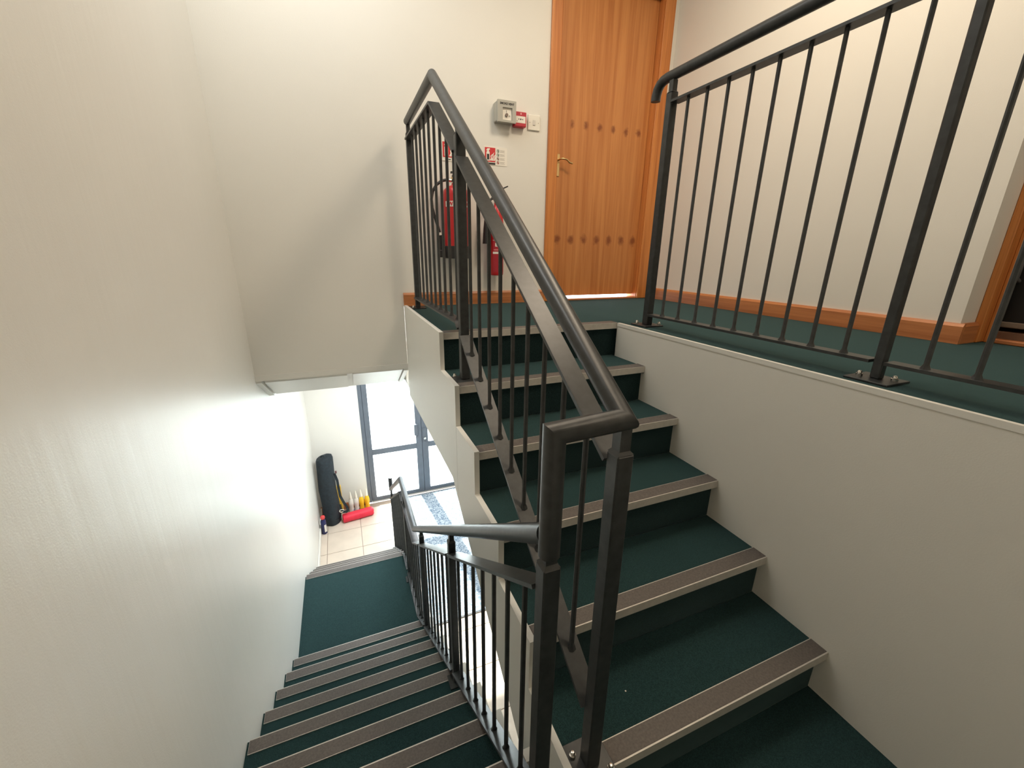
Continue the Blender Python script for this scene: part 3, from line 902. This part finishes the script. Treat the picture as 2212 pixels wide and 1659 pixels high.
e2 = thing('fire_extinguisher', 'thin red carbon dioxide extinguisher with black horn hanging near the pine door', 'extinguisher', (0.410, 0.945, 0.19))
EX, EY, ER = 0.410, 0.945, 0.044
build('cylinder', lathe(bmesh.new(), [(0.034, 0.192), (0.042, 0.196), (ER, 0.206), (ER, 0.520), (0.041, 0.555), (0.033, 0.590), (0.022, 0.615), (0.016, 0.628), (0.016, 0.650)], (EX, EY, 0), 24), RED, e2, True)
v = build('valve', lathe(bmesh.new(), [(0.017, 0.650), (0.019, 0.655), (0.019, 0.672), (0.013, 0.676), (0.013, 0.694)], (EX, EY, 0), 14), BRASS, e2, True)
build('lever', prism(bmesh.new(), [(EX - 0.02, 0.694), (EX + 0.075, 0.738), (EX + 0.073, 0.745), (EX - 0.02, 0.704)], 'y', EY - 0.008, EY + 0.008), BLACKP, v)
build('carry_grip', prism(bmesh.new(), [(EX - 0.015, 0.676), (EX + 0.060, 0.664), (EX + 0.060, 0.671), (EX - 0.015, 0.684)], 'y', EY - 0.008, EY + 0.008), BLACKP, v)
build('swivel_tube', tube([(EX - 0.014, EY, 0.664), (EX - 0.034, EY - 0.004, 0.664), (EX - 0.056, EY - 0.008, 0.646), (EX - 0.070, EY - 0.010, 0.612), (EX - 0.074, EY - 0.010, 0.56)], 0.0075, 10), BLACKP, e2, True)
build('horn', lathe(bmesh.new(), [(0.026, 0.392), (0.024, 0.42), (0.018, 0.50), (0.013, 0.545), (0.010, 0.565)], (EX - 0.074, EY - 0.010, 0), 16), BLACKP, e2, True)
build('strap', lathe(bmesh.new(), [(ER + 0.0002, 0.47), (ER + 0.002, 0.471), (ER + 0.002, 0.499), (ER + 0.0002, 0.50)], (EX, EY, 0), 24), BLACKP, e2, True)
build('wall_bracket', B((EX + 0.020, EY + 0.02, 0.38), (EX + 0.048, YW, 0.56), 0.002), BLACKP, e2)
build('label', wrap_band(ER + 0.0006, 0.215, 0.425, -math.pi * 0.80, -math.pi * 0.2, (EX, EY)), mat('label_dull_red', (0.42, 0.02, 0.035, 1), 0.4), e2, True)
build('label_band', wrap_band(ER + 0.0011, 0.330, 0.343, -math.pi * 0.80, -math.pi * 0.2, (EX, EY)), SIGNWHITE, e2, True)
build('label_band', wrap_band(ER + 0.0011, 0.412, 0.416, -math.pi * 0.80, -math.pi * 0.2, (EX, EY)), SIGNPALE, e2, True)
build('label_symbol', wrap_band(ER + 0.0011, 0.375, 0.397, -math.pi * 0.68, -math.pi * 0.52, (EX, EY), 5), SIGNWHITE, e2, True)
build('label_symbol', wrap_band(ER + 0.0014, 0.380, 0.391, -math.pi * 0.62, -math.pi * 0.57, (EX, EY), 4), SIGNBLACK, e2, True)
build('label_band', wrap_band(ER + 0.0011, 0.352, 0.358, -math.pi * 0.75, -math.pi * 0.25, (EX, EY)), bpy.data.materials['label_pink_print'], e2, True)

# ------------------------------------------------------------------ entrance door
d3 = bpy.data.objects.new('door_3', None)
COL.objects.link(d3); d3.location = (0.275, YF, ZG); d3['kind'] = 'structure'
y0, y1 = YF + 0.015, YF + 0.075
build('frame_jamb', B((EX0 + 0.001, y0, ZG + 0.001), (EX0 + 0.046, y1, EZ1 - 0.001), 0.002), GREYAL, d3)
build('frame_jamb', B((EX1 - 0.046, y0, ZG + 0.001), (EX1 - 0.001, y1, EZ1 - 0.001), 0.002), GREYAL, d3)
build('frame_head', B((EX0 + 0.047, y0, EZ1 - 0.046), (EX1 - 0.047, y1, EZ1 - 0.001), 0.002), GREYAL, d3)
for xs in (EX0 + 0.0465, EX1 - 0.0665):
    build('door_stop', B((xs, YF + 0.067, ZG + 0.012), (xs + 0.020, y1, EZ1 - 0.047)), GREYAL, d3)
build('astragal', B((0.262, YF + 0.0665, ZG + 0.012), (0.282, YF + 0.074, EZ1 - 0.05)), GREYAL, d3)
build('sill', B((EX0 + 0.047, y0 - 0.012, ZG - 0.003), (EX1 - 0.047, y1, ZG + 0.010), 0.002), ALU, d3)
def leaf(xa, xb, wl, wr):
    p = bpy.data.objects.new('door_leaf', None); COL.objects.link(p); p.parent = d3
    p.location = Vector(((xa + xb) / 2, YF + 0.045, ZG + 0.012)) - world_loc(d3)
    ya, yb = YF + 0.022, YF + 0.066
    za, zb = ZG + 0.012, EZ1 - 0.048
    build('stile', B((xa, ya, za), (xa + wl, yb, zb), 0.002), GREYAL, p)
    build('stile', B((xb - wr, ya, za), (xb, yb, zb), 0.002), GREYAL, p)
    for z0_, z1_ in ((za, za + 0.055), (ZG + 0.705, ZG + 0.785), (zb - 0.062, zb)):
        build('rail', B((xa + wl, ya + 0.001, z0_), (xb - wr, yb - 0.001, z1_), 0.002), GREYAL, p)
    for z0_, z1_ in ((za + 0.055, ZG + 0.705), (ZG + 0.785, zb - 0.062)):
        build('glass_pane', B((xa + wl + 0.0005, YF + 0.040, z0_ + 0.0005), (xb - wr - 0.0005, YF + 0.046, z1_ - 0.0005)), GLASS, p)
    return p
la = leaf(EX0 + 0.049, 0.270, 0.066, 0.078)
lb = leaf(0.274, EX1 - 0.049, 0.082, 0.066)
build('lock_case', B((0.168, YF - 0.030, ZG + 0.92), (0.218, YF + 0.0215, ZG + 1.08), 0.006), GREYAL, la)
build('lock_knob', lathe(bmesh.new(), [(0.016, 0), (0.018, 0.01), (0.012, 0.02), (0.008, 0.05)], (0.305, YF - 0.029, ZG + 0.86), 14, 'y'), STEEL, lb, True)
build('latch_plate', B((0.283, YF + 0.014, ZG + 0.78), (0.328, YF + 0.0215, ZG + 1.0), 0.003), GREYAL, lb)

# outside paving
struct('floor', B((-12, YF + 0.16, ZG - 0.12), (12, YF + 25, ZG - 0.03)), mat('pale_outdoor_paving', (0.62, 0.62, 0.60, 1), 0.8, var=0.08, vscale=3))

# ------------------------------------------------------------------ lobby things
m, nt, p = new_mat('speckled_mat')
tc = nt.nodes.new('ShaderNodeTexCoord')
vo = nt.nodes.new('ShaderNodeTexVoronoi'); vo.inputs['Scale'].default_value = 70
nt.links.new(tc.outputs['Object'], vo.inputs['Vector'])
nz = nt.nodes.new('ShaderNodeTexNoise'); nz.inputs['Scale'].default_value = 25
nt.links.new(tc.outputs['Object'], nz.inputs['Vector'])
ml = nt.nodes.new('ShaderNodeMath'); ml.operation = 'MULTIPLY'
nt.links.new(vo.outputs['Distance'], ml.inputs[0]); nt.links.new(nz.outputs[0], ml.inputs[1])
cr = nt.nodes.new('ShaderNodeValToRGB')
cr.color_ramp.elements[0].position = 0.10; cr.color_ramp.elements[1].position = 0.34
cr.color_ramp.elements[0].color = (0.45, 0.50, 0.55, 1); cr.color_ramp.elements[1].color = (0.12, 0.17, 0.23, 1)
nt.links.new(ml.outputs[0], cr.inputs[0]); nt.links.new(cr.outputs[0], p.inputs['Base Color'])
p.inputs['Roughness'].default_value = 0.9
mt = thing('door_mat', 'blue-grey speckled entrance mat lying before the glass double door', 'mat', (0.52, 2.35, ZG))
build('mat_field', B((-0.08, 1.27, ZG + 0.0005), (1.13, 3.49, ZG + 0.009)), m, mt)
eb = bmesh.new()
for a, b in (((-0.095, 1.255), (1.145, 1.2695)), ((-0.095, 3.4905), (1.145, 3.505)), ((-0.095, 1.2695), (-0.0805, 3.4905)), ((1.1305, 1.2695), (1.145, 3.4905))):
    box(eb, (a[0], a[1], ZG + 0.0005), (b[0], b[1], ZG + 0.007), 0.001)
build('mat_edging', eb, mat('mat_edge_rubber', (0.06, 0.06, 0.065, 1), 0.7), mt)

# tall black carry bag leaning in the corner
BAG = mat('black_bag_nylon', (0.012, 0.022, 0.030, 1), 0.65, var=0.3, vscale=30, bump=0.5, bscale=40, bdist=0.01)
bag = thing('carry_bag', 'tall black cylindrical carry bag standing in the lobby corner', 'bag', (-0.955, 3.27, ZG))
bm = bmesh.new()
prof = [(0.0, 0.090, 0.0), (0.015, 0.100, 0.0), (0.06, 0.104, 0.0), (0.25, 0.100, 0.003), (0.45, 0.102, -0.003), (0.62, 0.099, 0.002), (0.76, 0.099, 0.0), (0.85, 0.098, 0.002), (0.880, 0.088, 0.004), (0.893, 0.055, 0.006), (0.895, 0.0, 0.006)]
rings = []
n = 24
for (z, r, sh) in prof:
    cx = -0.955 - 0.020 * z; cy = 3.270 + 0.10 * z
    if r == 0.0:
        rings.append([bm.verts.new((cx, cy, ZG + 0.001 + z))]); continue
    ring = []
    for i in range(n):
        t = 2 * math.pi * i / n
        w = 1 + 0.045 * math.sin(3 * t + z * 9) + 0.02 * math.sin(7 * t - z * 14)
        ring.append(bm.verts.new((cx + r * w * math.cos(t) + sh, cy + r * w * math.sin(t) * 0.92, ZG + 0.001 + z + (0.02 * math.cos(t) if z > 0.8 else 0))))
    rings.append(ring)
bm.faces.new(rings[0][::-1])
for k in range(len(rings) - 1):
    a, b = rings[k], rings[k + 1]
    for i in range(n):
        j = (i + 1) % n
        if len(b) == 1: bm.faces.new((a[i], a[j], b[0]))
        else: bm.faces.new((a[i], a[j], b[j], b[i]))
build('bag_body', bm, BAG, bag, True)
strap = [(-0.868, 3.24, ZG + 0.70), (-0.845, 3.235, ZG + 0.60), (-0.840, 3.23, ZG + 0.48), (-0.832, 3.22, ZG + 0.38), (-0.800, 3.205, ZG + 0.29), (-0.768, 3.20, ZG + 0.22), (-0.765, 3.20, ZG + 0.18), (-0.785, 3.20, ZG + 0.155), (-0.82, 3.20, ZG + 0.165), (-0.845, 3.21, ZG + 0.21), (-0.850, 3.215, ZG + 0.27)]
build('strap', sweep(bmesh.new(), strap, rect(0.030, 0.004), (0, -1, 0)), BAG, bag)
bm = bmesh.new()
ring = [(-0.835 + 0.026 * math.cos(2 * math.pi * i / 14), 3.165, ZG + 0.205 + 0.018 * math.sin(2 * math.pi * i / 14)) for i in range(13)]
build('metal_ring', tube(ring, 0.0035, 6), SIGNWHITE, bag, True)
build('zip_tab', B((-0.858, 3.215, ZG + 0.705), (-0.838, 3.235, ZG + 0.735), 0.002), mat('zip_brown', (0.12, 0.05, 0.05, 1), 0.5), bag)
build('end_hem', tube([(-0.955 + 0.103 * math.cos(2 * math.pi * i / 20), 3.278 + 0.095 * math.sin(2 * math.pi * i / 20), ZG + 0.075) for i in range(21)], 0.004, 6), BLACKP, bag, True)
build('carry_loop', tube([(-1.00, 3.345, ZG + 0.892), (-0.99, 3.335, ZG + 0.915), (-0.96, 3.32, ZG + 0.918), (-0.94, 3.31, ZG + 0.895)], 0.007, 8), BAG, bag, True)

# yellow board behind the bag
yl = thing('yellow_board', 'yellow strip board leaning on the wall behind the black bag', 'board', (-0.80, 3.44, ZG))
bmy = B((-0.920, 3.440, ZG + 0.002), (-0.826, 3.462, ZG + 0.40), 0.003)
build('board_face', bmy, mat('yellow_plastic', (0.78, 0.50, 0.05, 1), 0.45), yl)
build('board_edge', B((-0.923, 3.4625, ZG + 0.002), (-0.822, 3.470, ZG + 0.405), 0.002), mat('yellow_plastic_pale', (0.80, 0.62, 0.25, 1), 0.5), yl)

# spray can
sc_ = thing('spray_can', 'small dark blue aerosol can with round red cap beside the black bag', 'can', (-1.050, 3.075, ZG))
build('can_body', lathe(bmesh.new(), [(0.029, 0.001), (0.031, 0.004), (0.031, 0.170), (0.024, 0.19), (0.018, 0.197)], (-1.050, 3.075, ZG), 18), mat('can_dark_blue', (0.015, 0.022, 0.11, 1), 0.35), sc_, True)
build('cap', lathe(bmesh.new(), [(0.015, 0.197), (0.023, 0.206), (0.0275, 0.222), (0.023, 0.240), (0.012, 0.249), (0, 0.251)], (-1.050, 3.075, ZG), 16), mat('cap_red', (0.72, 0.06, 0.06, 1), 0.35), sc_, True)
build('can_label', wrap_band(0.0316, 0.03 + ZG, 0.13 + ZG, -1.35, -0.45, (-1.050, 3.075), 6), SIGNWHITE, sc_, True)

# row of four nozzle bottles
NOZW = mat('bottle_white', (0.74, 0.72, 0.64, 1), 0.35)
NOZY = mat('bottle_yellow', (0.85, 0.52, 0.02, 1), 0.35)
NOZC = mat('nozzle_cream', (0.84, 0.80, 0.68, 1), 0.35)
LILAC = mat('bottle_lilac', (0.30, 0.28, 0.50, 1), 0.4)
def bottle(x, y, body, label, cap_h=0.08, tipw=True):
    t = thing('nozzle_bottle', label, 'bottle', (x, y, ZG), 'nozzle bottles behind the red roll')
    t.scale = (1, 1, 1.12)
    build('bottle_body', lathe(bmesh.new(), [(0.026, 0.001), (0.030, 0.005), (0.030, 0.05), (0.026, 0.07), (0.0335, 0.11), (0.0335, 0.135), (0.024, 0.175), (0.014, 0.186)], (x, y, ZG), 18), body, t, True)
    build('nozzle', lathe(bmesh.new(), [(0.015, 0.186), (0.0185, 0.190), (0.0185, 0.204), (0.0165, 0.21), (0.0055, 0.272), (0.003, 0.278)], (x, y, ZG), 14), NOZC if tipw else body, t, True)
    if body is NOZW:
        build('side_label', wrap_band(0.0305, ZG + 0.012, ZG + 0.048, -0.9, 0.7, (x, y), 8), LILAC, t, True)
    else:
        build('side_label', wrap_band(0.0305, ZG + 0.014, ZG + 0.040, -2.0, -1.0, (x, y), 6), mat('bottle_brown_mark', (0.16, 0.08, 0.02, 1), 0.5), t, True)
bottle(-0.722, 3.405, NOZW, 'white nozzle bottle behind the red roll, next to the brown baseboard piece')
bottle(-0.657, 3.405, NOZW, 'white nozzle bottle standing between another white and a yellow bottle')
bottle(-0.593, 3.408, NOZY, 'yellow nozzle bottle with cream tip standing beside a white bottle')
bottle(-0.524, 3.410, NOZY, 'yellow nozzle bottle at the row end beside the door frame')

# red rolled bundle
rr = thing('red_roll', 'bright red rolled fabric bundle lying before the four bottles', 'bundle', (-0.665, 3.26, ZG))
m_red = mat('bright_red_fabric', (0.78, 0.025, 0.060, 1), 0.55, var=0.08, vscale=14, bump=0.4, bscale=25, bdist=0.01)
ax0, ax1 = Vector((-0.838, 3.225, ZG + 0.052)), Vector((-0.462, 3.275, ZG + 0.052))
bm = bmesh.new()
n = 16
stn = [(0.0, 0.6), (0.012, 0.92), (0.03, 1.0), (0.2, 0.99), (0.45, 1.02), (0.7, 1.0), (0.9, 1.0), (0.965, 0.96), (1.0, 0.72)]
rings = []
ad = (ax1 - ax0).normalized(); sd = ad.cross(Vector((0, 0, 1))).normalized()
for (t, s) in stn:
    c = ax0.lerp(ax1, t)
    rg = []
    for i in range(n):
        a = 2 * math.pi * i / n
        ca, sa = math.cos(a), math.sin(a)
        ca = math.copysign(abs(ca) ** 0.75, ca); sa = math.copysign(abs(sa) ** 0.75, sa)
        rg.append(bm.verts.new(c + sd * (0.058 * s * ca) + Vector((0, 0, 0.050 * s * sa))))
    rings.append(rg)
for k in range(len(rings) - 1):
    for i in range(n):
        j = (i + 1) % n
        bm.faces.new((rings[k][i], rings[k][j], rings[k + 1][j], rings[k + 1][i]))
bm.faces.new(rings[0][::-1]); bm.faces.new(rings[-1])
build('roll', bm, m_red, rr, True)
eye = [ax1 + ad * 0.002 + sd * (0.016 * math.cos(2 * math.pi * i / 12)) + Vector((0, 0, 0.016 * math.sin(2 * math.pi * i / 12) + 0.004)) for i in range(13)]
build('end_ring', tube(eye, 0.004, 6), m_red, rr, True)

# small crumb on the stair tread
cr_ = build('paper_scrap', lathe(bmesh.new(), [(0.0018, 0.0), (0.0026, 0.0012), (0.0014, 0.0026), (0, 0.003)], (0.053, -1.083, -5 * R_ + 0.0004), 7), SIGNWHITE)
tag(cr_, 'tiny white scrap lying on the lowest dark green tread', 'scrap')
